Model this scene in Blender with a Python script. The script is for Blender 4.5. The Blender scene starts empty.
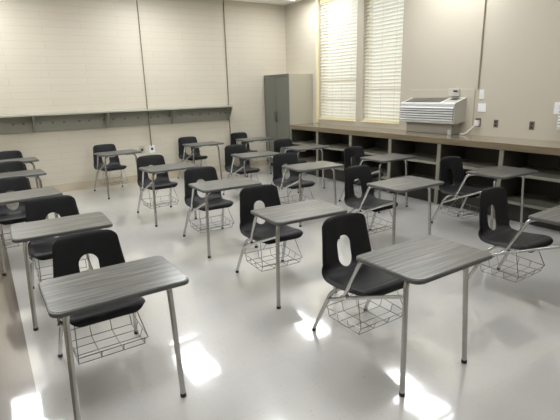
import bpy, bmesh, math, random
from mathutils import Vector, Matrix

random.seed(7)
S = bpy.context.scene
C = S.collection
PI = math.pi

# ------------------------------------------------------------------ helpers
def link(name, bm, mats, parent=None, smooth=False, sharp=40):
    me = bpy.data.meshes.new(name)
    bm.normal_update()
    bm.to_mesh(me)
    bm.free()
    for m in (mats if isinstance(mats, (list, tuple)) else [mats]):
        me.materials.append(m)
    if smooth:
        for p in me.polygons:
            p.use_smooth = True
        try:
            me.set_sharp_from_angle(angle=math.radians(sharp))
        except Exception:
            pass
    o = bpy.data.objects.new(name, me)
    C.objects.link(o)
    if parent:
        o.parent = parent
    return o

def struct(name, bm, mats, parent=None, smooth=False):
    o = link(name, bm, mats, parent, smooth)
    if parent is None:
        o['kind'] = 'structure'
    return o

def tag(o, label, cat, group=None):
    o['label'] = label
    o['category'] = cat
    if group:
        o['group'] = group
    return o

def thing(name, label, cat, loc=(0, 0, 0), rotz=0.0, group=None):
    o = bpy.data.objects.new(name, None)
    o.empty_display_size = 0.1
    C.objects.link(o)
    o.location = loc
    o.rotation_euler = (0, 0, rotz)
    return tag(o, label, cat, group)

def box(bm, x0, x1, y0, y1, z0, z1, bevel=0.0, mat=0, segs=2):
    r = bmesh.ops.create_cube(bm, size=1.0)
    vs = r['verts']
    for v in vs:
        v.co = Vector(((x0 + x1) / 2 + v.co.x * (x1 - x0), (y0 + y1) / 2 + v.co.y * (y1 - y0), (z0 + z1) / 2 + v.co.z * (z1 - z0)))
    fs = set(f for v in vs for f in v.link_faces)
    for f in fs:
        f.material_index = mat
    if bevel > 0:
        es = list(set(e for v in vs for e in v.link_edges))
        bmesh.ops.bevel(bm, geom=es, offset=bevel, segments=segs, affect='EDGES', profile=0.5, material=mat)
    return bm

def nb():
    return bmesh.new()

def fillet(pts, rad, n=5):
    pts = [Vector(p) for p in pts]
    out = [pts[0]]
    for i in range(1, len(pts) - 1):
        a, b, c = pts[i - 1], pts[i], pts[i + 1]
        d0 = (a - b); d1 = (c - b)
        k = min(rad, d0.length * .48, d1.length * .48)
        p0 = b + d0.normalized() * k
        p1 = b + d1.normalized() * k
        for j in range(n + 1):
            t = j / n
            out.append(p0 * (1 - t) ** 2 + b * 2 * t * (1 - t) + p1 * t * t)
    out.append(pts[-1])
    return out

def tube(bm, pts, r, seg=10, rad=0.0, closed=False, flat=1.0):
    pts = fillet(pts, rad) if rad > 0 else [Vector(p) for p in pts]
    n = len(pts)
    if closed:
        tang = [(pts[(i + 1) % n] - pts[i - 1]).normalized() for i in range(n)]
    else:
        tang = [(pts[min(i + 1, n - 1)] - pts[max(i - 1, 0)]).normalized() for i in range(n)]
    t0 = tang[0]
    ref = Vector((0, 0, 1)) if abs(t0.z) < .9 else Vector((1, 0, 0))
    nx = (ref - t0 * ref.dot(t0)).normalized()
    rings = []
    for i in range(n):
        t = tang[i]
        nx = (nx - t * nx.dot(t)).normalized()
        ny = t.cross(nx)
        rings.append([bm.verts.new(pts[i] + nx * math.cos(2 * PI * k / seg) * r + ny * math.sin(2 * PI * k / seg) * r * flat) for k in range(seg)])
    m = n if closed else n - 1
    for i in range(m):
        a, b = rings[i], rings[(i + 1) % n]
        for k in range(seg):
            bm.faces.new((a[k], a[(k + 1) % seg], b[(k + 1) % seg], b[k]))
    if not closed:
        bm.faces.new(rings[0][::-1])
        bm.faces.new(rings[-1])
    return bm

def rrect(hx, hy, rads, n=6):
    """rounded rectangle outline, ccw from the (+,+) corner; rads = radii at (+,+),(-,+),(-,-),(+,-)"""
    out = []
    for (sx, sy, a0), r in zip(((1, 1, 0), (-1, 1, 90), (-1, -1, 180), (1, -1, 270)), rads):
        cx, cy = sx * (hx - r), sy * (hy - r)
        for k in range(n + 1):
            a = math.radians(a0 + 90 * k / n)
            out.append((cx + r * math.cos(a), cy + r * math.sin(a)))
    return out

def prism(bm, outline, z0, z1, bev=0.0, mat=0):
    b = [bm.verts.new((x, y, z0)) for x, y in outline]
    t = [bm.verts.new((x, y, z1)) for x, y in outline]
    n = len(outline)
    fs = [bm.faces.new(b[::-1]), bm.faces.new(t)]
    for i in range(n):
        fs.append(bm.faces.new((b[i], b[(i + 1) % n], t[(i + 1) % n], t[i])))
    for f in fs:
        f.material_index = mat
    return bm

# ---------------------------------------------------------------- materials
def new_mat(name):
    m = bpy.data.materials.new(name)
    m.use_nodes = True
    nt = m.node_tree
    bs = nt.nodes['Principled BSDF']
    return m, nt, bs

def lin(r, g, b):
    f = lambda c: (c / 255 / 12.92) if c / 255 <= .04045 else ((c / 255 + .055) / 1.055) ** 2.4
    return (f(r), f(g), f(b), 1)

def simple(name, col, rough=.5, metal=0.0, spec=.5, noise=0.0, nscale=30, bump=0.0, bscale=200):
    m, nt, bs = new_mat(name)
    bs.inputs['Base Color'].default_value = col
    bs.inputs['Roughness'].default_value = rough
    bs.inputs['Metallic'].default_value = metal
    bs.inputs['Specular IOR Level'].default_value = spec
    tc = nt.nodes.new('ShaderNodeTexCoord')
    if noise > 0:
        nz = nt.nodes.new('ShaderNodeTexNoise')
        nz.inputs['Scale'].default_value = nscale
        nz.inputs['Detail'].default_value = 4
        nt.links.new(tc.outputs['Object'], nz.inputs['Vector'])
        mx = nt.nodes.new('ShaderNodeMix'); mx.data_type = 'RGBA'
        mx.inputs['A'].default_value = tuple(c * (1 - noise) for c in col[:3]) + (1,)
        mx.inputs['B'].default_value = tuple(min(1, c * (1 + noise)) for c in col[:3]) + (1,)
        nt.links.new(nz.outputs['Fac'], mx.inputs['Factor'])
        nt.links.new(mx.outputs['Result'], bs.inputs['Base Color'])
    if bump > 0:
        nz2 = nt.nodes.new('ShaderNodeTexNoise')
        nz2.inputs['Scale'].default_value = bscale
        nt.links.new(tc.outputs['Object'], nz2.inputs['Vector'])
        bp = nt.nodes.new('ShaderNodeBump')
        bp.inputs['Strength'].default_value = bump
        bp.inputs['Distance'].default_value = .002
        nt.links.new(nz2.outputs['Fac'], bp.inputs['Height'])
        nt.links.new(bp.outputs['Normal'], bs.inputs['Normal'])
    return m

M_PLASTIC = simple('black_plastic', lin(22, 23, 26), .48, spec=.35, bump=.25, bscale=260)
M_METAL = simple('nickel_tube', lin(186, 186, 184), .26, metal=1.0, noise=.06, nscale=14)
M_WIRE = simple('wire_metal', lin(140, 139, 135), .3, metal=.9, noise=.05)
M_GLIDE = simple('black_glide', lin(32, 31, 30), .5, noise=.1)
M_EDGE = simple('desk_edge', lin(86, 87, 86), .4, noise=.08, nscale=40)
M_CEIL = simple('ceiling_paint', lin(244, 243, 240), .9, noise=.03, nscale=60, bump=.4, bscale=150)
M_WALLP = simple('painted_plaster', lin(193, 186, 170), .55, noise=.02, nscale=3, bump=.1, bscale=90)
M_BASE = simple('baseboard_vinyl', lin(196, 184, 160), .4, noise=.03)
M_SHELFGREY = simple('shelf_grey_paint', lin(142, 140, 127), .5, noise=.05, nscale=8)
M_SHELFTOP = simple('shelf_top_paint', lin(168, 168, 156), .45, noise=.04, nscale=8)
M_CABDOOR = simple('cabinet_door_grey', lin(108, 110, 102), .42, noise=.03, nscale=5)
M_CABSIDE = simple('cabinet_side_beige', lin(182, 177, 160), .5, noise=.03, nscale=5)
M_HANDLE = simple('handle_metal', lin(120, 118, 108), .35, metal=.8, noise=.05)
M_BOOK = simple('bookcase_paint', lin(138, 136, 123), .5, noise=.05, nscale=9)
M_BOOKSHADE = simple('bookcase_inside_shaded', lin(70, 68, 60), .6, noise=.08, nscale=7)  # bookcase paint darkened: shade inside the bays put into the colour
M_SHELFSHADE = simple('bookcase_shelf_shaded', lin(118, 116, 103), .5, noise=.06, nscale=8)  # shelf boards a step darker than the front edges, shade painted in
M_KICK = simple('kick_dark', lin(40, 38, 34), .6, noise=.1)
M_SWITCH = simple('white_plate', lin(234, 235, 236), .4, noise=.01)
M_STEEL = simple('steel_plate', lin(104, 100, 92), .4, metal=.3, noise=.06)
M_STEELLT = simple('steel_plate_light', lin(178, 174, 162), .4, metal=0, noise=.06)
M_DARK = simple('dark_socket', lin(28, 27, 26), .5, noise=.1)
M_CORD = simple('cord_white', lin(228, 226, 218), .5, noise=.03)
M_CONDUIT = simple('conduit_paint', lin(128, 117, 96), .5, noise=.05)
M_RACE = simple('raceway_paint', lin(150, 138, 116), .5, noise=.05)
M_ACBODY = simple('ac_case', lin(206, 207, 205), .4, noise=.015, nscale=6)
M_ACSIDE = simple('ac_side', lin(180, 177, 165), .45, noise=.02, nscale=6)
M_ACBASESHADE = simple('ac_base_shaded', lin(146, 142, 130), .5, noise=.04)  # grey deepened to paint in the shadow under the case
M_DISC = simple('box_paint', lin(200, 197, 188), .5, noise=.03)
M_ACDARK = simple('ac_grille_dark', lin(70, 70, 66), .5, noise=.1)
M_ACBLK = simple('ac_black', lin(30, 30, 30), .4, noise=.1)
M_WINFRAME = simple('window_frame_paint', lin(226, 216, 180), .45, noise=.03)

# wood-grain grey laminate
def laminate():
    m, nt, bs = new_mat('grey_wood_laminate')
    tc = nt.nodes.new('ShaderNodeTexCoord')
    oi = nt.nodes.new('ShaderNodeObjectInfo')
    mp = nt.nodes.new('ShaderNodeMapping')
    mp.inputs['Scale'].default_value = (1.5, 30, 1)
    add = nt.nodes.new('ShaderNodeVectorMath'); add.operation = 'ADD'
    mul = nt.nodes.new('ShaderNodeVectorMath'); mul.operation = 'SCALE'
    comb = nt.nodes.new('ShaderNodeCombineXYZ')
    for k in 'XYZ':
        nt.links.new(oi.outputs['Random'], comb.inputs[k])
    nt.links.new(comb.outputs[0], mul.inputs[0]); mul.inputs['Scale'].default_value = 13.0
    nt.links.new(tc.outputs['Object'], add.inputs[0]); nt.links.new(mul.outputs[0], add.inputs[1])
    nt.links.new(add.outputs[0], mp.inputs['Vector'])
    nz = nt.nodes.new('ShaderNodeTexNoise')
    nz.inputs['Scale'].default_value = 1.6; nz.inputs['Detail'].default_value = 7; nz.inputs['Roughness'].default_value = .62
    nz.inputs['Distortion'].default_value = .35
    nt.links.new(mp.outputs[0], nz.inputs['Vector'])
    rp = nt.nodes.new('ShaderNodeValToRGB')
    e = rp.color_ramp.elements
    e[0].position = .33; e[0].color = lin(50, 51, 51)
    e[1].position = .67; e[1].color = lin(122, 121, 117)
    q = e.new(.5); q.color = lin(84, 85, 83)
    nt.links.new(nz.outputs['Fac'], rp.inputs['Fac'])
    nt.links.new(rp.outputs['Color'], bs.inputs['Base Color'])
    bs.inputs['Roughness'].default_value = .35
    bs.inputs['Specular IOR Level'].default_value = .5
    bs.inputs['Coat Weight'].default_value = .5
    bs.inputs['Coat Roughness'].default_value = .22
    bs.inputs['Coat IOR'].default_value = 1.55
    bp = nt.nodes.new('ShaderNodeBump'); bp.inputs['Strength'].default_value = .06; bp.inputs['Distance'].default_value = .0006
    nt.links.new(nz.outputs['Fac'], bp.inputs['Height']); nt.links.new(bp.outputs['Normal'], bs.inputs['Normal'])
    return m
M_LAM = laminate()

def wood_counter():
    m, nt, bs = new_mat('tan_wood_counter')
    tc = nt.nodes.new('ShaderNodeTexCoord')
    mp = nt.nodes.new('ShaderNodeMapping'); mp.inputs['Scale'].default_value = (22, 1.3, 22)
    nt.links.new(tc.outputs['Object'], mp.inputs['Vector'])
    nz = nt.nodes.new('ShaderNodeTexNoise'); nz.inputs['Scale'].default_value = 1.5; nz.inputs['Detail'].default_value = 6
    nt.links.new(mp.outputs[0], nz.inputs['Vector'])
    rp = nt.nodes.new('ShaderNodeValToRGB')
    e = rp.color_ramp.elements
    e[0].position = .3; e[0].color = lin(108, 94, 73)
    e[1].position = .7; e[1].color = lin(130, 115, 92)
    nt.links.new(nz.outputs['Fac'], rp.inputs['Fac']); nt.links.new(rp.outputs['Color'], bs.inputs['Base Color'])
    bs.inputs['Roughness'].default_value = .35
    bs.inputs['Coat Weight'].default_value = 1.0
    bs.inputs['Coat Roughness'].default_value = .07
    bs.inputs['Coat IOR'].default_value = 1.6
    return m
M_COUNTER = wood_counter()

def block_wall(name='painted_block'):
    m, nt, bs = new_mat(name)
    tc = nt.nodes.new('ShaderNodeTexCoord')
    sep = nt.nodes.new('ShaderNodeSeparateXYZ'); nt.links.new(tc.outputs['Object'], sep.inputs[0])
    ad = nt.nodes.new('ShaderNodeMath'); ad.operation = 'ADD'
    nt.links.new(sep.outputs['X'], ad.inputs[0]); nt.links.new(sep.outputs['Y'], ad.inputs[1])
    cb = nt.nodes.new('ShaderNodeCombineXYZ'); nt.links.new(ad.outputs[0], cb.inputs['X']); nt.links.new(sep.outputs['Z'], cb.inputs['Y'])
    br = nt.nodes.new('ShaderNodeTexBrick')
    br.offset = .5
    br.inputs['Scale'].default_value = 1.0
    br.inputs['Brick Width'].default_value = 1.22
    br.inputs['Row Height'].default_value = .116
    br.inputs['Mortar Size'].default_value = .006
    br.inputs['Mortar Smooth'].default_value = .5
    br.inputs['Bias'].default_value = 0
    br.inputs['Color1'].default_value = lin(203, 196, 180)
    br.inputs['Color2'].default_value = lin(201, 194, 178)
    br.inputs['Mortar'].default_value = lin(195, 187, 169)
    nt.links.new(cb.outputs[0], br.inputs['Vector'])
    nt.links.new(br.outputs['Color'], bs.inputs['Base Color'])
    bs.inputs['Roughness'].default_value = .5
    inv = nt.nodes.new('ShaderNodeMath'); inv.operation = 'SUBTRACT'; inv.inputs[0].default_value = 1
    nt.links.new(br.outputs['Fac'], inv.inputs[1])
    nz = nt.nodes.new('ShaderNodeTexNoise'); nz.inputs['Scale'].default_value = 60; nz.inputs['Detail'].default_value = 3
    nt.links.new(tc.outputs['Object'], nz.inputs['Vector'])
    mm = nt.nodes.new('ShaderNodeMath'); mm.operation = 'MULTIPLY_ADD'; mm.inputs[1].default_value = .25
    nt.links.new(nz.outputs['Fac'], mm.inputs[0]); nt.links.new(inv.outputs[0], mm.inputs[2])
    bp = nt.nodes.new('ShaderNodeBump'); bp.inputs['Strength'].default_value = .38; bp.inputs['Distance'].default_value = .004
    nt.links.new(mm.outputs[0], bp.inputs['Height']); nt.links.new(bp.outputs['Normal'], bs.inputs['Normal'])
    return m
M_BLOCK = block_wall()

def floor_mat(name, c1, c2, seam):
    m, nt, bs = new_mat(name)
    tc = nt.nodes.new('ShaderNodeTexCoord')
    br = nt.nodes.new('ShaderNodeTexBrick'); br.offset = 0; br.squash = 1
    br.inputs['Scale'].default_value = 1
    br.inputs['Brick Width'].default_value = .3048; br.inputs['Row Height'].default_value = .3048
    br.inputs['Mortar Size'].default_value = .0012; br.inputs['Mortar Smooth'].default_value = .3
    br.inputs['Color1'].default_value = c1; br.inputs['Color2'].default_value = c2; br.inputs['Mortar'].default_value = seam
    nt.links.new(tc.outputs['Object'], br.inputs['Vector'])
    # chips and scuffs in the tile
    vo = nt.nodes.new('ShaderNodeTexNoise'); vo.inputs['Scale'].default_value = 55; vo.inputs['Detail'].default_value = 4
    nt.links.new(tc.outputs['Object'], vo.inputs['Vector'])
    rp = nt.nodes.new('ShaderNodeValToRGB'); e = rp.color_ramp.elements
    e[0].position = .27; e[0].color = (.72, .70, .66, 1); e[1].position = .36; e[1].color = (1, 1, 1, 1)
    nt.links.new(vo.outputs['Fac'], rp.inputs['Fac'])
    n2 = nt.nodes.new('ShaderNodeTexNoise'); n2.inputs['Scale'].default_value = 1.3; n2.inputs['Detail'].default_value = 5
    nt.links.new(tc.outputs['Object'], n2.inputs['Vector'])
    r2 = nt.nodes.new('ShaderNodeValToRGB'); e = r2.color_ramp.elements
    e[0].position = .3; e[0].color = (.93, .925, .91, 1); e[1].position = .7; e[1].color = (1, 1, 1, 1)
    nt.links.new(n2.outputs['Fac'], r2.inputs['Fac'])
    m1 = nt.nodes.new('ShaderNodeMix'); m1.data_type = 'RGBA'; m1.blend_type = 'MULTIPLY'; m1.inputs['Factor'].default_value = 1
    nt.links.new(br.outputs['Color'], m1.inputs['A']); nt.links.new(rp.outputs['Color'], m1.inputs['B'])
    m2 = nt.nodes.new('ShaderNodeMix'); m2.data_type = 'RGBA'; m2.blend_type = 'MULTIPLY'; m2.inputs['Factor'].default_value = 1
    nt.links.new(m1.outputs['Result'], m2.inputs['A']); nt.links.new(r2.outputs['Color'], m2.inputs['B'])
    nt.links.new(m2.outputs['Result'], bs.inputs['Base Color'])
    bs.inputs['Roughness'].default_value = .28
    bs.inputs['Specular IOR Level'].default_value = .5
    bs.inputs['Coat Weight'].default_value = 1.0
    bs.inputs['Coat Roughness'].default_value = .07
    bs.inputs['Coat IOR'].default_value = 2.0
    n3 = nt.nodes.new('ShaderNodeTexNoise'); n3.inputs['Scale'].default_value = 2.6; n3.inputs['Detail'].default_value = 2
    nt.links.new(tc.outputs['Object'], n3.inputs['Vector'])
    bp = nt.nodes.new('ShaderNodeBump'); bp.inputs['Strength'].default_value = .25; bp.inputs['Distance'].default_value = .006
    nt.links.new(n3.outputs['Fac'], bp.inputs['Height'])
    # every tile lies very slightly out of level
    dv = nt.nodes.new('ShaderNodeVectorMath'); dv.operation = 'SCALE'; dv.inputs['Scale'].default_value = 1 / .3048
    nt.links.new(tc.outputs['Object'], dv.inputs[0])
    fl = nt.nodes.new('ShaderNodeVectorMath'); fl.operation = 'FLOOR'; nt.links.new(dv.outputs[0], fl.inputs[0])
    fz = nt.nodes.new('ShaderNodeVectorMath'); fz.operation = 'MULTIPLY'; fz.inputs[1].default_value = (1, 1, 0); nt.links.new(fl.outputs[0], fz.inputs[0])
    wn = nt.nodes.new('ShaderNodeTexWhiteNoise'); wn.noise_dimensions = '3D'; nt.links.new(fz.outputs[0], wn.inputs['Vector'])
    sb = nt.nodes.new('ShaderNodeVectorMath'); sb.operation = 'SUBTRACT'; sb.inputs[1].default_value = (.5, .5, .5); nt.links.new(wn.outputs['Color'], sb.inputs[0])
    sc = nt.nodes.new('ShaderNodeVectorMath'); sc.operation = 'MULTIPLY'; sc.inputs[1].default_value = (.022, .022, 0); nt.links.new(sb.outputs[0], sc.inputs[0])
    av = nt.nodes.new('ShaderNodeVectorMath'); av.operation = 'ADD'; nt.links.new(bp.outputs['Normal'], av.inputs[0]); nt.links.new(sc.outputs[0], av.inputs[1])
    nv = nt.nodes.new('ShaderNodeVectorMath'); nv.operation = 'NORMALIZE'; nt.links.new(av.outputs[0], nv.inputs[0])
    nt.links.new(nv.outputs[0], bs.inputs['Normal'])
    nt.links.new(nv.outputs[0], bs.inputs['Coat Normal'])
    return m
M_FLOOR = floor_mat('vinyl_tile_pale', lin(198, 197, 194), lin(196, 195, 192), lin(187, 185, 181))
M_FLOORB = floor_mat('vinyl_tile_brown', lin(104, 94, 82), lin(102, 92, 80), lin(94, 85, 74))

def emit(name, col, strength):
    m = bpy.data.materials.new(name); m.use_nodes = True
    nt = m.node_tree; nt.nodes.clear()
    e = nt.nodes.new('ShaderNodeEmission'); e.inputs['Color'].default_value = col; e.inputs['Strength'].default_value = strength
    o = nt.nodes.new('ShaderNodeOutputMaterial'); nt.links.new(e.outputs[0], o.inputs[0])
    return m
M_LAMP = emit('lamp_diffuser', (.97, .985, 1.0, 1), 20.0)

M_LAMPW = emit('lamp_diffuser_window_row', (.97, .985, 1.0, 1), 13.0)

M_LAMPB = emit('lamp_diffuser_near_row', (.97, .985, 1.0, 1), 12.0)

def slat_mat():
    m = bpy.data.materials.new('blind_slat'); m.use_nodes = True
    nt = m.node_tree; nt.nodes.clear()
    d = nt.nodes.new('ShaderNodeBsdfDiffuse'); d.inputs['Color'].default_value = lin(236, 233, 222)
    t = nt.nodes.new('ShaderNodeBsdfTranslucent'); t.inputs['Color'].default_value = lin(242, 239, 226)
    mx = nt.nodes.new('ShaderNodeMixShader'); mx.inputs[0].default_value = .3
    o = nt.nodes.new('ShaderNodeOutputMaterial')
    nt.links.new(d.outputs[0], mx.inputs[1]); nt.links.new(t.outputs[0], mx.inputs[2]); nt.links.new(mx.outputs[0], o.inputs[0])
    return m
M_SLAT = slat_mat()

def glass_mat():
    m = bpy.data.materials.new('window_glass'); m.use_nodes = True
    nt = m.node_tree; nt.nodes.clear()
    t = nt.nodes.new('ShaderNodeBsdfTransparent'); t.inputs['Color'].default_value = (.92, .94, .92, 1)
    g = nt.nodes.new('ShaderNodeBsdfGlossy'); g.inputs['Roughness'].default_value = .02
    mx = nt.nodes.new('ShaderNodeMixShader'); mx.inputs[0].default_value = .07
    o = nt.nodes.new('ShaderNodeOutputMaterial')
    nt.links.new(t.outputs[0], mx.inputs[1]); nt.links.new(g.outputs[0], mx.inputs[2]); nt.links.new(mx.outputs[0], o.inputs[0])
    return m
M_GLASS = glass_mat()

# ---------------------------------------------------------------- the room
XL, YF, H = -6.95, -11.4, 3.457           # room: x from XL to 0, y from YF to 0
STRIPE = -5.96
b = nb(); box(b, STRIPE, .25, YF - .2, .2, -.12, 0); struct('floor', b, M_FLOOR)
b = nb(); box(b, XL - .2, STRIPE, YF - .2, .2, -.12, 0); struct('floor_border', b, M_FLOORB)
b = nb(); box(b, XL - .2, .25, YF - .2, .2, H, H + .12); struct('ceiling', b, M_CEIL)
b = nb(); box(b, XL - .2, .25, 0, .2, 0, H); struct('wall_back', b, M_BLOCK)
b = nb(); box(b, XL - .2, XL, YF, 0, 0, H); struct('wall_left', b, M_WALLP)
b = nb(); box(b, XL - .2, .25, YF - .2, YF, 0, H); struct('wall_front', b, M_WALLP)

W1, W2 = (-2.31, -1.19), (-3.40, -2.475)
ZB, ZT = 1.055, 3.36
b = nb()
box(b, 0, .22, W1[1], 0, 0, H, mat=1)
box(b, 0, .22, W2[1], W1[0], 0, H)
box(b, 0, .22, YF, W2[0], 0, H)
for w in (W1, W2):
    box(b, 0, .22, w[0], w[1], 0, ZB)
    box(b, 0, .22, w[0], w[1], ZT, H)
struct('wall_right', b, [M_WALLP, M_BLOCK])

# baseboard with a light bead along its top
b = nb(); box(b, XL, -.02, -.014, 0, 0, .135, bevel=.004); o = struct('baseboard_back', b, M_BASE)
b = nb(); box(b, XL, -.02, -.02, 0, .135, .15, bevel=.004); struct('baseboard_cap', b, M_BLOCK, parent=o)
b = nb(); box(b, XL, XL + .014, YF, -.02, 0, .14, bevel=.004); struct('baseboard_left', b, M_BASE)

for i, w in enumerate((W1, W2)):
    b = nb()
    x0, x1 = .11, .17
    t = .05
    box(b, x0, x1, w[0], w[0] + t, ZB, ZT); box(b, x0, x1, w[1] - t, w[1], ZB, ZT)
    box(b, x0, x1, w[0] + t, w[1] - t, ZB, ZB + t); box(b, x0, x1, w[0] + t, w[1] - t, ZT - t, ZT)
    for z, h in ((1.43, .06), (1.78, .06)) if i == 0 else ((1.62, .05),):
        box(b, x0, x1, w[0] + t, w[1] - t, z, z + h)
    o = struct('window_%d' % (i + 1), b, M_WINFRAME)
    b = nb(); box(b, .135, .145, w[0] + t - .01, w[1] - t + .01, ZB + t - .01, ZT - t + .01); struct('pane', b, M_GLASS, parent=o)
    b = nb(); box(b, -.025, .11, w[0] + .002, w[1] - .002, ZB - .0, ZB + .02, bevel=.004); struct('sill', b, M_WINFRAME, parent=o)
# cream jamb trim left of the first window
b = nb(); box(b, -.03, .0, W1[1], W1[1] + .075, ZB - .06, ZT + .06, bevel=.006); struct('trim_1', b, M_WINFRAME)

# ------------------------------------------------------------------- blinds
def blind(y0, y1, label, xc):
    t = thing('window_blind', label, 'blinds', (xc, (y0 + y1) / 2, ZB), 0, 'white slatted blinds in the windows')
    hw = (y1 - y0) / 2
    hh = ZT - ZB
    s = nb()
    pitch, wid, tilt = .060, .062, math.radians(52)
    n = int((hh - .13) / pitch)
    for k in range(n + 1):
        z = .075 + k * pitch
        for (a0, a1) in ((-.5, 0), (0, .5)):
            pts = []
            for a in (a0, a1):
                u = a * wid
                bow = .004 * (1 - (2 * a) ** 2)
                pts.append((u * math.cos(tilt) + bow * math.sin(tilt), u * math.sin(tilt) - bow * math.cos(tilt)))
            (xa, za), (xb, zb) = pts
            th = .0012
            v = [s.verts.new((x, y, z + zz)) for (x, y, zz) in ((xa, -hw, za), (xb, -hw, zb), (xb, hw, zb), (xa, hw, za))]
            s.faces.new(v)
    link('slats', s, M_SLAT, t)
    s = nb(); box(s, -.03, .03, -hw, hw, hh - .06, hh - .002, bevel=.004); link('head_rail', s, M_WINFRAME, t)
    s = nb(); box(s, -.022, .022, -hw, hw, .022, .05, bevel=.005); link('bottom_rail', s, M_WINFRAME, t)
    m = 4 if hw > .5 else 3
    for k in range(m):
        y = -hw + .14 + k * (2 * hw - .28) / (m - 1)
        s = nb(); tube(s, [(-.034, y, .045), (-.034, y, hh - .05)], .0035, 6); link('ladder_cord', s, M_CORD, t, True)
    return t
blind(W1[0] + .012, W1[1] - .012, 'white slatted blind in the left window, nearer the grey cabinet', .045)
blind(W2[0] + .008, W2[1] - .008, 'white slatted blind in the right window, nearer the air conditioner', .045)

# ------------------------------------------------------------ ceiling lights
names = {(-3.17, -1.36): 'ceiling light mirrored in the floor beside the front left desk',
         (-.58, -1.36): 'ceiling light mirrored in the floor behind the front centre desk',
         (-.58, -4.46): 'ceiling light mirrored in the floor below the front centre desk',
         (-5.97, -1.36): 'ceiling light mirrored in the brown floor strip at bottom left'}
for y in (-1.36, -4.46, -7.52):
    for x in (-.58, -3.17, -5.97):
        lab = names.get((x, y), 'ceiling light panel of the classroom outside the photo')
        t = thing('ceiling_light', lab, 'ceiling light', (x, y + (.28 if (x, y) == (-5.97, -1.36) else 0), H), 0, 'ceiling light panels')
        zb = 3.41 - H
        b = nb()
        for a in ((-.30, -.275, -.61, .61), (.275, .30, -.61, .61), (-.275, .275, -.61, -.585), (-.275, .275, .585, .61)):
            box(b, a[0], a[1], a[2], a[3], zb, zb + .045)
        box(b, -.275, .275, -.585, .585, zb + .035, zb + .045)
        link('housing', b, M_SWITCH, t)
        for sy in (-.42, .42):
            b = nb(); tube(b, [(0, sy, zb + .045), (0, sy, 0)], .012, 8); link('stem', b, M_SWITCH, t, True)
        b = nb(); box(b, -.275, .275, -.585, .585, zb + .008, zb + .016); link('diffuser', b, M_LAMPB if y < -7 else M_LAMPW if x > -1 else M_LAMP, t)

# -------------------------------------------- wall shelf along the block wall
SX0, SX1 = -6.6, -1.53
t = thing('wall_shelf', 'long grey shelf with back panel and gusset brackets on the block wall', 'shelf', ((SX0 + SX1) / 2, 0, 1.08))
hx = (SX1 - SX0) / 2
b = nb(); box(b, -hx, hx, -.25, 0, .278, .308, bevel=.004); link('shelf_board', b, M_SHELFTOP, t)
b = nb(); box(b, -hx + .01, hx - .0, -.022, 0, 0, .278)
link('back_panel', b, M_SHELFGREY, t)
for k in range(22):
    x = -hx + .62 + k * .21 + random.uniform(-.05, .05)
    b = nb(); box(b, x, x + .035, -.03, -.022, .135, .165, bevel=.002); link('hook', b, M_STEEL, t)
for x in (-6.43, -5.23, -4.03, -2.79, SX1 - .016):
    b = nb()
    lx = x - (SX0 + SX1) / 2
    out = [(-.022, .0), (-.06, .0), (-.235, .245), (-.235, .278), (-.022, .278)]
    a = [b.verts.new((lx - .014, p[0], p[1])) for p in out]
    c = [b.verts.new((lx + .014, p[0], p[1])) for p in out]
    b.faces.new(a); b.faces.new(c[::-1])
    for i in range(len(out)):
        j = (i + 1) % len(out)
        b.faces.new((a[j], a[i], c[i], c[j]))
    bmesh.ops.recalc_face_normals(b, faces=b.faces)
    link('bracket', b, M_SHELFGREY, t)

# conduits and outlets on the block wall
b = nb(); tube(b, [(-3.249, -.014, 1.389), (-3.249, -.014, H)], .009, 8)
tube(b, [(-3.249, -.036, .68), (-3.249, -.036, 1.356)], .011, 8)
tag(link('conduit', b, M_CONDUIT, None, True), 'thin wall conduit running down to the outlet pair on the block wall', 'conduit', 'thin conduits on the walls')
b = nb(); tube(b, [(-1.505, -.014, .16), (-1.505, -.014, H)], .009, 8)
tag(link('conduit', b, M_CONDUIT, None, True), 'thin wall conduit passing the right end of the grey shelf', 'conduit', 'thin conduits on the walls')

def plate(name, label, cat, loc, w, h, axis, pm, kind, group=None):
    """wall plate; axis 'y' = on the block wall facing -y, 'x' = on the window wall facing -x"""
    t = thing(name, label, cat, loc, 0 if axis == 'y' else -PI / 2, group)
    b = nb(); box(b, -w / 2, w / 2, -.008, 0, -h / 2, h / 2, bevel=.003); link('face_plate', b, pm, t)
    if kind == 'outlet':
        for z in (-.21 * h, .21 * h):
            b = nb(); box(b, -.2 * w, .2 * w, -.0105, -.008, z - .13 * h, z + .13 * h, bevel=.002); link('socket', b, M_DARK, t)
    elif kind == 'box':
        b = nb(); box(b, -.18 * w, .18 * w, -.02, -.008, -.16 * h, .16 * h, bevel=.003); link('socket', b, M_DARK, t)
    elif kind == 'switch':
        b = nb(); box(b, -.13 * w, .13 * w, -.014, -.008, -.2 * h, .2 * h, bevel=.003); link('rocker', b, M_SWITCH, t)
    return t
plate('wall_outlet', 'steel-plated outlet left of the conduit foot on the block wall', 'outlet', (-3.43, 0, .62), .11, .14, 'y', M_STEELLT, 'box', 'wall outlets')
plate('wall_outlet', 'white outlet below the conduit on the block wall', 'outlet', (-3.235, 0, .62), .11, .15, 'y', M_SWITCH, 'box', 'wall outlets')
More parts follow.
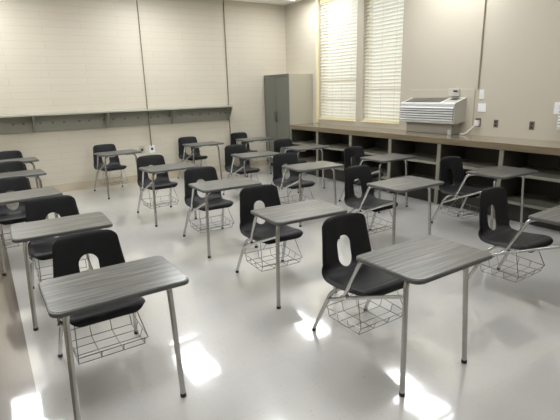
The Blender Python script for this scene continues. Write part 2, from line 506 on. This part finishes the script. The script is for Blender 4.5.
# window wall
b = nb(); tube(b, [(-.012, -4.845, 1.62), (-.012, -4.845, H)], .010, 8)
tag(link('conduit', b, M_RACE, None, True), 'thin conduit from the ceiling to the switch beside the air conditioner', 'conduit', 'thin conduits on the walls')
plate('wall_switch', 'tall white wall plate at the foot of the conduit', 'switch', (0, -4.905, 1.545), .072, .13, 'x', M_SWITCH, 'switch', 'white wall plates')
plate('wall_switch', 'square white wall plate below the tall one by the conduit', 'switch', (0, -4.925, 1.36), .125, .118, 'x', M_SWITCH, 'blank', 'white wall plates')
plate('wall_outlet', 'dark steel outlet holding the white plug beside the air conditioner', 'outlet', (0, -4.885, 1.155), .085, .12, 'x', M_STEEL, 'blank', 'wall outlets')
plate('wall_outlet', 'dark steel outlet right of the plugged one above the counter', 'outlet', (0, -5.157, 1.150), .066, .105, 'x', M_STEEL, 'outlet', 'wall outlets')
plate('wall_outlet', 'dark steel outlet above the counter, farthest right', 'outlet', (0, -5.655, 1.148), .066, .105, 'x', M_STEEL, 'outlet', 'wall outlets')
plate('wall_switch', 'square white wall plate at the right edge above the second unit', 'switch', (0, -5.975, 1.375), .14, .14, 'x', M_SWITCH, 'blank', 'white wall plates')

# ------------------------------------------------------------ metal cabinet
CX, CY0, CY1, CZ = -.62, -.975, -.03, 1.985
t = thing('storage_cabinet', 'tall grey metal two-door cabinet in the corner beside the windows', 'cabinet', (CX / 2, (CY0 + CY1) / 2, 0))
w = -CX / 2; d = (CY1 - CY0) / 2
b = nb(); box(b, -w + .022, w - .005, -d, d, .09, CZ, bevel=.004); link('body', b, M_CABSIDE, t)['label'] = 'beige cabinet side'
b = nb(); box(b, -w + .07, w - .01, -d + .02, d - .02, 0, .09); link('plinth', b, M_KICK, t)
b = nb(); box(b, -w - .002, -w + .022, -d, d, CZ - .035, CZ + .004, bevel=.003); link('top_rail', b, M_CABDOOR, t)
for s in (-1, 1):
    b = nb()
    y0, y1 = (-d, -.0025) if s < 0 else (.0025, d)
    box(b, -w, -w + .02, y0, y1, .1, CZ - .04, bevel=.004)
    dr = link('door', b, M_CABDOOR, t)
    b = nb(); yy = s * .028
    tube(b, [(-w, yy, 1.03), (-w - .03, yy, 1.03), (-w - .03, yy, 1.22), (-w, yy, 1.22)], .0085, 8, rad=.02)
    link('door_handle', b, M_HANDLE, dr, True)

# ------------------------------------------------- bookcases under the counter
KX = -.6
edges = [-.985, -1.886, -2.833, -3.765, -4.70, -5.635, -6.575, -7.515, -8.455]
ZC0, ZC1 = .885, .972
def make_bookcase(width):
    t = thing('bookcase_unit', '', 'bookcase', (0, 0, 0), 0, 'open shelf units under the window counter')
    h = width / 2
    for s in (-1, 1):
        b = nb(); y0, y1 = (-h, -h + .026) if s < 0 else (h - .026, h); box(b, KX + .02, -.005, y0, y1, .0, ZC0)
        sp = link('side_panel', b, M_BOOKSHADE, t)
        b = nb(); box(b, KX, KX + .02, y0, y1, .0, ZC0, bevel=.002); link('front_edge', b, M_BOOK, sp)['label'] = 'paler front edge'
    b = nb(); box(b, -.025, -.005, -h + .026, h - .026, .1, ZC0); link('back_panel', b, M_BOOKSHADE, t)
    b = nb(); box(b, KX + .024, -.025, -h + .026, h - .026, .225, .26); sp = link('bottom_shelf', b, M_SHELFSHADE, t)
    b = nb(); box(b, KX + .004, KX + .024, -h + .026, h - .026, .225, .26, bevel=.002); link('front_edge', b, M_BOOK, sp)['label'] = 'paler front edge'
    b = nb(); box(b, KX + .024, -.025, -h + .026, h - .026, .58, .615); sp = link('middle_shelf', b, M_SHELFSHADE, t)
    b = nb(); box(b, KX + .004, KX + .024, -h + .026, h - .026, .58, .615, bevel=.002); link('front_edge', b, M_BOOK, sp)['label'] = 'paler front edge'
    b = nb(); box(b, KX + .07, KX + .09, -h + .026, h - .026, .0, .225); link('kick_board', b, M_KICK, t)
    return t
labs = ['open shelf unit beside the grey cabinet, first under the counter',
        'open shelf unit under the counter, second from the grey cabinet',
        'open shelf unit under the counter, third from the cabinet, below the right blind',
        'open shelf unit under the counter, fourth from the cabinet, below the air conditioner',
        'open shelf unit under the counter, fifth from the cabinet, below the dark outlets',
        'open shelf unit under the counter, sixth from the cabinet, cut by the photo edge',
        'open shelf unit under the counter, seventh from the cabinet',
        'open shelf unit under the counter, eighth and last from the cabinet']
for i, lab in enumerate(labs):
    u = make_bookcase(edges[i] - edges[i + 1] - .004)
    u.location = (0, (edges[i] + edges[i + 1]) / 2, 0)
    u['label'] = lab
b = nb(); box(b, KX - .018, -.001, edges[-1] - .02, edges[0] + .004, ZC0 + .001, ZC1, bevel=.005)
tag(link('countertop', b, M_COUNTER), 'long tan wood-look counter running under the windows', 'counter')

# ------------------------------------------------------------ air conditioner
def make_ac(yc, label):
    # local: x towards the room is negative, y along the wall
    t = thing('air_conditioner', label, 'air conditioner', (0, yc, ZC1), 0, 'wall air conditioners over the counter')
    hw, D = .505, .275
    z0, zf, zb_ = 1.128 - ZC1, 1.43 - ZC1, 1.505 - ZC1
    prof = [(-.004, z0 + .03), (-D + .03, z0), (-D, z0 + .012), (-D - .004, zf - .012), (-D + .012, zf), (-.004, zb_)]
    b = nb()
    a = [b.verts.new((x, -hw, z)) for x, z in prof]
    c = [b.verts.new((x, hw, z)) for x, z in prof]
    f1 = b.faces.new(a); f2 = b.faces.new(c[::-1])
    f1.material_index = 1; f2.material_index = 1
    for i in range(len(prof)):
        j = (i + 1) % len(prof)
        b.faces.new((a[j], a[i], c[i], c[j]))
    bmesh.ops.recalc_face_normals(b, faces=b.faces)
    link('case', b, [M_ACBODY, M_ACSIDE], t)
    # front louvres: long sloping blades over a shadow plate
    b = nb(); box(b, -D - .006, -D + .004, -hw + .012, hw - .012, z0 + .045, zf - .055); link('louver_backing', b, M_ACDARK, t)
    b = nb()
    n = 6
    for k in range(n):
        z = z0 + .052 + k * (zf - z0 - .125) / (n - 1)
        v = [b.verts.new(p) for p in ((-D - .005, -hw + .012, z + .020), (-D - .026, -hw + .012, z - .002), (-D - .026, hw - .012, z - .002), (-D - .005, hw - .012, z + .020),
                                      (-D - .005, -hw + .012, z + .015), (-D - .022, -hw + .012, z - .006), (-D - .022, hw - .012, z - .006), (-D - .005, hw - .012, z + .015))]
        for q in ((0, 1, 2, 3), (7, 6, 5, 4), (1, 5, 6, 2), (0, 3, 7, 4), (0, 4, 5, 1), (3, 2, 6, 7)):
            b.faces.new([v[i] for i in q])
    bmesh.ops.recalc_face_normals(b, faces=b.faces)
    link('front_louvers', b, M_ACBODY, t)
    # discharge grille on the sloping top
    sl = (zb_ - zf) / (D - .016)
    def top(x, off):
        return zf + (x + D - .012) * sl + off
    b = nb()
    y0, y1 = -hw + .29, hw - .05
    v = [b.verts.new((x, y, top(x, .004))) for x, y in ((-D + .04, y0), (-D + .04, y1), (-.03, y1), (-.03, y0))]
    b.faces.new(v[::-1])
    r = bmesh.ops.extrude_face_region(b, geom=b.faces[:])
    for e in r['geom']:
        if isinstance(e, bmesh.types.BMVert):
            e.co.z -= .006
    bmesh.ops.recalc_face_normals(b, faces=b.faces)
    g = link('discharge_grille', b, M_ACDARK, t)
    b = nb()
    for k in range(18):
        y = y0 + .015 + k * (y1 - y0 - .03) / 17
        tube(b, [(-D + .042, y, top(-D + .042, .007)), (-.032, y, top(-.032, .007))], .003, 5)
    link('grille_bars', b, M_ACSIDE, g)
    b = nb()
    v = [b.verts.new((x, y, top(x, .005))) for x, y in ((-D + .05, -hw + .04), (-D + .05, -hw + .24), (-.05, -hw + .24), (-.05, -hw + .04))]
    b.faces.new(v); r = bmesh.ops.extrude_face_region(b, geom=b.faces[:])
    for e in r['geom']:
        if isinstance(e, bmesh.types.BMVert):
            e.co.z -= .006
    bmesh.ops.recalc_face_normals(b, faces=b.faces)
    p = link('control_panel', b, M_ACSIDE, t)
    b = nb()
    v = [b.verts.new((x, y, top(x, .009))) for x, y in ((-D + .13, -hw + .07), (-D + .13, -hw + .19), (-.07, -hw + .19), (-.07, -hw + .07))]
    b.faces.new(v); r = bmesh.ops.extrude_face_region(b, geom=b.faces[:])
    for e in r['geom']:
        if isinstance(e, bmesh.types.BMVert):
            e.co.z -= .005
    bmesh.ops.recalc_face_normals(b, faces=b.faces)
    link('display', b, M_ACBLK, p)
    # base chassis under the case
    b = nb(); box(b, -.19, -.004, -hw + .08, hw - .06, .001, z0 + .035, bevel=.006); link('base_chassis', b, M_ACBASESHADE, t)
    b = nb(); box(b, -.24, -.19, -hw + .09, -hw + .12, .001, .07, bevel=.003); link('support_foot', b, M_ACBODY, t)
    return t
make_ac(-4.17, 'white wall air conditioner beside the right blind')
make_ac(-6.60, 'white wall air conditioner cut off by the right edge of the photo')
# plaster patch behind the unit and the small disconnect box above it
b = nb(); box(b, -.012, 0, -4.80, -3.62, ZC1, 1.62, bevel=.004); struct('trim_2', b, M_WALLP)
t = thing('disconnect_box', 'small pale box with dark switch above the air conditioner', 'electrical box', (-.012, -4.47, 1.578))
b = nb(); box(b, -.04, 0, -.085, .085, -.055, .055, bevel=.006); link('housing', b, M_DISC, t)
b = nb(); box(b, -.055, -.04, -.075, -.005, .005, .028, bevel=.004); link('lever', b, M_ACBLK, t)
# white cord from the unit to the outlet
t = thing('power_cord', 'white power cord from the air conditioner to the outlet', 'cord', (-.03, -4.885, 1.14))
b = nb()
tube(b, [(-.002, .0, .0), (-.05, .04, -.06), (-.09, .12, -.150), (-.10, .19, -.155)], .011, 8, rad=.08); link('cable', b, M_CORD, t, True)
b = nb(); box(b, -.03, .02, -.032, .032, -.035, .045, bevel=.008); link('plug', b, M_CORD, t)

# ------------------------------------------------------------ combo desks
def shell_mesh():
    prof = [(.256, .398), (.259, .418), (.269, .435), (.290, .446), (.335, .449), (.39, .445), (.46, .439), (.53, .435), (.585, .437), (.625, .447),
            (.655, .468), (.676, .50), (.689, .545), (.699, .60), (.708, .655), (.718, .708), (.728, .76), (.736, .792), (.745, .809), (.755, .815)]
    wid = [.225, .228, .23, .232, .235, .236, .236, .236, .236, .235, .234, .231, .226, .220, .213, .207, .202, .199, .197, .196]
    # resample along arc length
    P = [Vector((0, y, z)) for y, z in prof]
    L = [0]
    for i in range(1, len(P)):
        L.append(L[-1] + (P[i] - P[i - 1]).length)
    T = L[-1]
    NU = 56
    def cr(a, b_, c, d, t):
        return .5 * ((2 * b_) + (c - a) * t + (2 * a - 5 * b_ + 4 * c - d) * t * t + (3 * b_ - a - 3 * c + d) * t ** 3)
    def at(s):
        i = 0
        while i < len(L) - 2 and L[i + 1] < s:
            i += 1
        t = (s - L[i]) / (L[i + 1] - L[i])
        g = lambda k: max(0, min(len(P) - 1, k))
        p = cr(P[g(i - 1)], P[i], P[i + 1], P[g(i + 2)], t)
        return p, wid[i] * (1 - t) + wid[i + 1] * t
    bm = nb()
    rows = []
    rf, rb = .095, .055
    NE = 14
    samples = [(rf * (1 - math.cos(PI / 2 * k / NE)), rf * (1 - math.sin(PI / 2 * k / NE))) for k in range(NE)]
    NM = 64
    samples += [(rf + (T - rf - rb) * k / NM, 0) for k in range(NM)]
    samples += [(T - rb + rb * math.sin(PI / 2 * k / NE), rb * (1 - math.cos(PI / 2 * k / NE))) for k in range(NE + 1)]
    NV = len(samples) - 1
    for s, cut in samples:
        p, w = at(s)
        p2, _ = at(min(T, s + .004)); p1, _ = at(max(0, s - .004))
        tg = (p2 - p1).normalized()
        n = Vector((0, -tg.z, tg.y))           # sitting side normal
        wf = w
        w -= cut
        backness = max(0, min(1, (p.z - .443) / .07))
        row = []
        for i in range(NU + 1):
            x = w * (-1 + 2 * i / NU)
            u = x / wf
            k = max(0, (abs(u) - .84) / .16)
            off = (.050 * backness + .006 * (1 - backness)) * u * u
            off -= (.030 * (1 - backness) + .016 * backness) * k * k
            dish = 0
            if p.z < .45 and p.y > .3:
                dish = -.008 * (1 - u * u)
            q = at(s - .016 * u * u * (s / T) ** 5)[0]
            nn = n.lerp(Vector((0, -1, 0)), backness).normalized()
            v = bm.verts.new(Vector((x, 0, 0)) + q + nn * (off + dish))
            row.append(v)
        rows.append(row)
    for j in range(NV):
        for i in range(NU):
            bm.faces.new((rows[j][i], rows[j][i + 1], rows[j + 1][i + 1], rows[j + 1][i]))
    return bm

def baked(o):
    dg = bpy.context.evaluated_depsgraph_get()
    me = bpy.data.meshes.new_from_object(o.evaluated_get(dg))
    old = o.data
    o.modifiers.clear()
    o.data = me
    bpy.data.meshes.remove(old)

DW, DD, DZ = .331, .23, .738
def make_desk():
    t = thing('combo_desk', '', 'school desk', (0, 0, 0), 0, 'student desks with attached black chairs')
    # desktop
    out = rrect(DW - .004, DD - .004, (.032, .030, .05, .036), 7)
    b = nb(); prism(b, out, DZ - .022, DZ)
    top = [f for f in b.faces if f.normal.z > .9 or all(v.co.z > DZ - .001 for v in f.verts)]
    es = list(set(e for f in top for e in f.edges if all(v.co.z > DZ - .001 for v in e.verts)))
    bmesh.ops.bevel(b, geom=es, offset=.003, segments=2, affect='EDGES')
    dt = link('desktop', b, M_LAM, t, True, 30)
    # moulded dark edge, following the outline
    b = nb()
    n = len(out)
    sec = [(-.002, -.026), (.006, -.024), (.008, -.014), (.006, -.004), (.0, -.0025)]
    rings = []
    for i, (x, y) in enumerate(out):
        x0, y0 = out[i - 1]; x1, y1 = out[(i + 1) % n]
        nn = Vector((y1 - y0, -(x1 - x0), 0)).normalized()
        rings.append([b.verts.new((x + nn.x * a, y + nn.y * a, DZ + z)) for a, z in sec])
    for i in range(n):
        p, q = rings[i], rings[(i + 1) % n]
        for k in range(len(sec)):
            m = (k + 1) % len(sec)
            b.faces.new((p[k], p[m], q[m], q[k]))
    bmesh.ops.recalc_face_normals(b, faces=b.faces)
    link('edge_band', b, M_EDGE, dt, True, 60)['label'] = 'darker moulded desktop edge'
    # seat shell
    sh = link('seat_shell', shell_mesh(), M_PLASTIC, t, True, 60)
    md = sh.modifiers.new('s', 'SOLIDIFY'); md.thickness = .009; md.offset = -1
    # stadium-shaped hand hole low in the back
    cut = nb()
    R, za, zb = .062, .458, .674
    ol = [(R * math.cos(PI * k / 16), zb - R + R * math.sin(PI * k / 16)) for k in range(17)] + [(-R * math.cos(PI * k / 16), za + R - R * math.sin(PI * k / 16)) for k in range(17)]
    a = [cut.verts.new((x, .615, z)) for x, z in ol]; c = [cut.verts.new((x, .86, z)) for x, z in ol]
    cut.faces.new(a); cut.faces.new(c[::-1])
    for k in range(len(ol)):
        m = (k + 1) % len(ol)
        cut.faces.new((a[m], a[k], c[k], c[m]))
    bmesh.ops.recalc_face_normals(cut, faces=cut.faces)
    co_ = link('hole_cutter', cut, M_PLASTIC)
    bo = sh.modifiers.new('b', 'BOOLEAN'); bo.operation = 'DIFFERENCE'; bo.object = co_; bo.solver = 'EXACT'
    bpy.context.view_layer.update()
    baked(sh)
    bpy.data.objects.remove(co_)
    for p in sh.data.polygons:
        p.use_smooth = True
    try:
        sh.data.set_sharp_from_angle(angle=math.radians(60))
    except Exception:
        pass
    # front legs, bent under the desktop
    for s in (-1, 1):
        foot = (-.287, -.131) if s < 0 else (.268, -.137)
        b = nb()
        tube(b, [(foot[0], foot[1], .02), (s * .258, -.095, DZ - .043), (s * .09, -.075, DZ - .043)], .0155, 12, rad=.065)
        lg = link('leg', b, M_METAL, t, True)
        b = nb(); tube(b, [(foot[0], foot[1], .0005), (foot[0], foot[1], .008), (foot[0], foot[1], .022)], .017, 12)
        link('glide', b, M_GLIDE, lg, True)
    b = nb(); box(b, -.13, .13, -.11, -.04, DZ - .028, DZ - .022)
    link('mounting_plate', b, M_METAL, t)
    # rear legs, bent forward under the seat
    for s in (-1, 1):
        b = nb()
        tube(b, [(s * .252, .722, .02), (s * .219, .575, .345), (s * .196, .50, .402), (s * .18, .30, .416)], .0135, 12, rad=.05)
        lg = link('leg', b, M_METAL, t, True)
        b = nb(); tube(b, [(s * .252, .724, .0005), (s * .252, .722, .010), (s * .2512, .719, .024)], .0148, 12)
        link('glide', b, M_GLIDE, lg, True)
    b = nb(); tube(b, [(-.192, .47, .404), (.192, .47, .404)], .010, 10); tube(b, [(-.182, .325, .412), (.182, .325, .412)], .010, 10)
    link('seat_frame', b, M_METAL, t, True)
    # rail from the rear leg to the front leg, and the arm up to the desktop, on the pupil's right
    b = nb(); tube(b, [(-.228, .600, .285), (-.246, .40, .378), (-.268, -.102, .590)], .0115, 10)
    link('side_rail', b, M_METAL, t, True)
    b = nb(); tube(b, [(-.247, .405, .392), (-.262, .245, DZ - .046), (-.16, .14, DZ - .040)], .0135, 12, rad=.045)
    link('support_arm', b, M_METAL, t, True)
    b = nb(); tube(b, [(-.247, .435, .366), (-.247, .378, .396)], .0165, 12)
    link('clamp', b, M_METAL, t, True)
    # wire book basket
    b = nb(); r = .0027
    x0, x1, y0, y1, zb = -.19, .205, .325, .63, .135
    tube(b, [(x0, y0, zb), (x1, y0, zb), (x1, y1, zb), (x0, y1, zb)], r, 6, closed=True)
    tube(b, [(x0, y0 - .015, zb + .045), (x1 + .02, y0 - .015, zb + .045), (x1 + .02, y1 + .02, zb + .07), (x0 - .015, y1 + .02, zb + .07)], r * 1.15, 6, closed=True)
    for k in range(4):
        x = x0 + (x1 - x0) * k / 3
        tube(b, [(x, y0 - .015, zb + .045), (x, y0 + .004, zb), (x, y1 - .004, zb), (x, y1 + .02, zb + .07)], r, 6)
    for k in range(1, 3):
        y = y0 + (y1 - y0) * k / 3
        tube(b, [(x0 - .012, y, zb + .055), (x0, y, zb), (x1, y, zb), (x1 + .02, y, zb + .055)], r, 6)
    for x, y, z, tx, ty in ((x0, y0 - .015, zb + .045, -.178, .36), (x1 + .02, y0 - .015, zb + .045, .178, .40), (x0 - .01, y1 + .02, zb + .07, -.205, .52), (x1 + .015, y1 + .02, zb + .07, .205, .52), (x0 + .19, y1 + .02, zb + .07, .0, .47)):
        tube(b, [(x, y, z), (tx, ty, .405)], r * 1.1, 6)
    link('book_basket', b, M_WIRE, t, True)
    return t

DESKS = [
 (-5.530, -6.521, .3, 'school desk in the front left corner of the photo, nearest the camera'),
 (-5.592, -5.180, -1.5, 'school desk directly behind the front left one, in the leftmost column'),
 (-5.752, -3.765, 6.0, 'school desk in the leftmost column, third from the front, cut by the left edge'),
 (-5.722, -2.290, 3.2, 'school desk in the leftmost column, second from the block wall, cut by the left edge'),
 (-5.655, -.838, 2.0, 'school desk in the leftmost column, backed against the block wall'),
 (-4.127, -1.021, 5.52, 'school desk by the block wall, just left of the two wall outlets'),
 (-3.996, -3.093, 1.62, 'school desk second from the block wall in the second column from left'),
 (-3.914, -4.582, -1.77, 'school desk in the middle of the second column from left, third from the front'),
 (-3.941, -5.964, -3.01, 'school desk right behind the large front centre one'),
 (-3.958, -7.235, .22, 'large school desk at front centre, its chair over a mirrored ceiling light'),
 (-2.526, -.889, 2.8, 'school desk by the block wall below the right half of the shelf'),
 (-2.512, -2.839, -.67, 'school desk second from the block wall in the third column from left'),
 (-2.514, -4.277, -3.26, 'school desk with pale shining top, middle of the third column from left'),
 (-2.470, -5.764, .8, 'school desk just behind and right of the front centre one, in the third column'),
 (-2.391, -7.373, 1.18, 'school desk at the right edge, its top cut off by the photo'),
 (-1.387, -.868, .08, 'school desk by the block wall, nearest the tall grey cabinet'),
 (-1.427, -2.672, 1.99, 'school desk in front of the first shelf units by the grey cabinet'),
 (-1.293, -4.404, .81, 'school desk in front of the shelf units below the right blind'),
 (-1.181, -6.012, -2.72, 'school desk nearest the shelf units at right, below the dark outlets'),
]
proto = make_desk()
def copy_tree(o, parent=None):
    c = o.copy(); C.objects.link(c)
    if parent:
        c.parent = parent
    for ch in list(o.children):
        copy_tree(ch, c)
    return c
for i, (x, y, a, lab) in enumerate(DESKS):
    d = proto if i == 0 else copy_tree(proto)
    d.location = (x, y, 0)
    d.rotation_euler = (0, 0, math.radians(a))
    d['label'] = lab

# ------------------------------------------------------------ daylight
wd = bpy.data.worlds.new('World'); S.world = wd; wd.use_nodes = True
bg = wd.node_tree.nodes['Background']
bg.inputs['Color'].default_value = (1.0, .985, .95, 1)
bg.inputs['Strength'].default_value = 1.0

# ------------------------------------------------------------ camera
f, yaw, pit, rol = 451.825, -0.573314, -0.260219, -0.026255
cy, sy, cp, sp = math.cos(yaw), math.sin(yaw), math.cos(pit), math.sin(pit)
fwd = Vector((-sy * cp, cy * cp, sp)); right = Vector((cy, sy, 0)); up = right.cross(fwd)
r2 = right * math.cos(rol) + up * math.sin(rol); u2 = up * math.cos(rol) - right * math.sin(rol)
cam = bpy.data.cameras.new('camera'); co = bpy.data.objects.new('camera', cam); C.objects.link(co)
m = Matrix.Identity(4)
for i in range(3):
    m[i][0], m[i][1], m[i][2] = r2[i], u2[i], -fwd[i]
    m[i][3] = (-5.9830, -8.8446, 1.6804)[i]
co.matrix_world = m
cam.sensor_width = 36; cam.lens = 36 * f / 560; cam.clip_start = .05
S.camera = co
S.view_settings.view_transform = 'Standard'; S.view_settings.look = 'None'
S.view_settings.gamma = 1; S.view_settings.use_curve_mapping = False
S.view_settings.exposure = 0.33
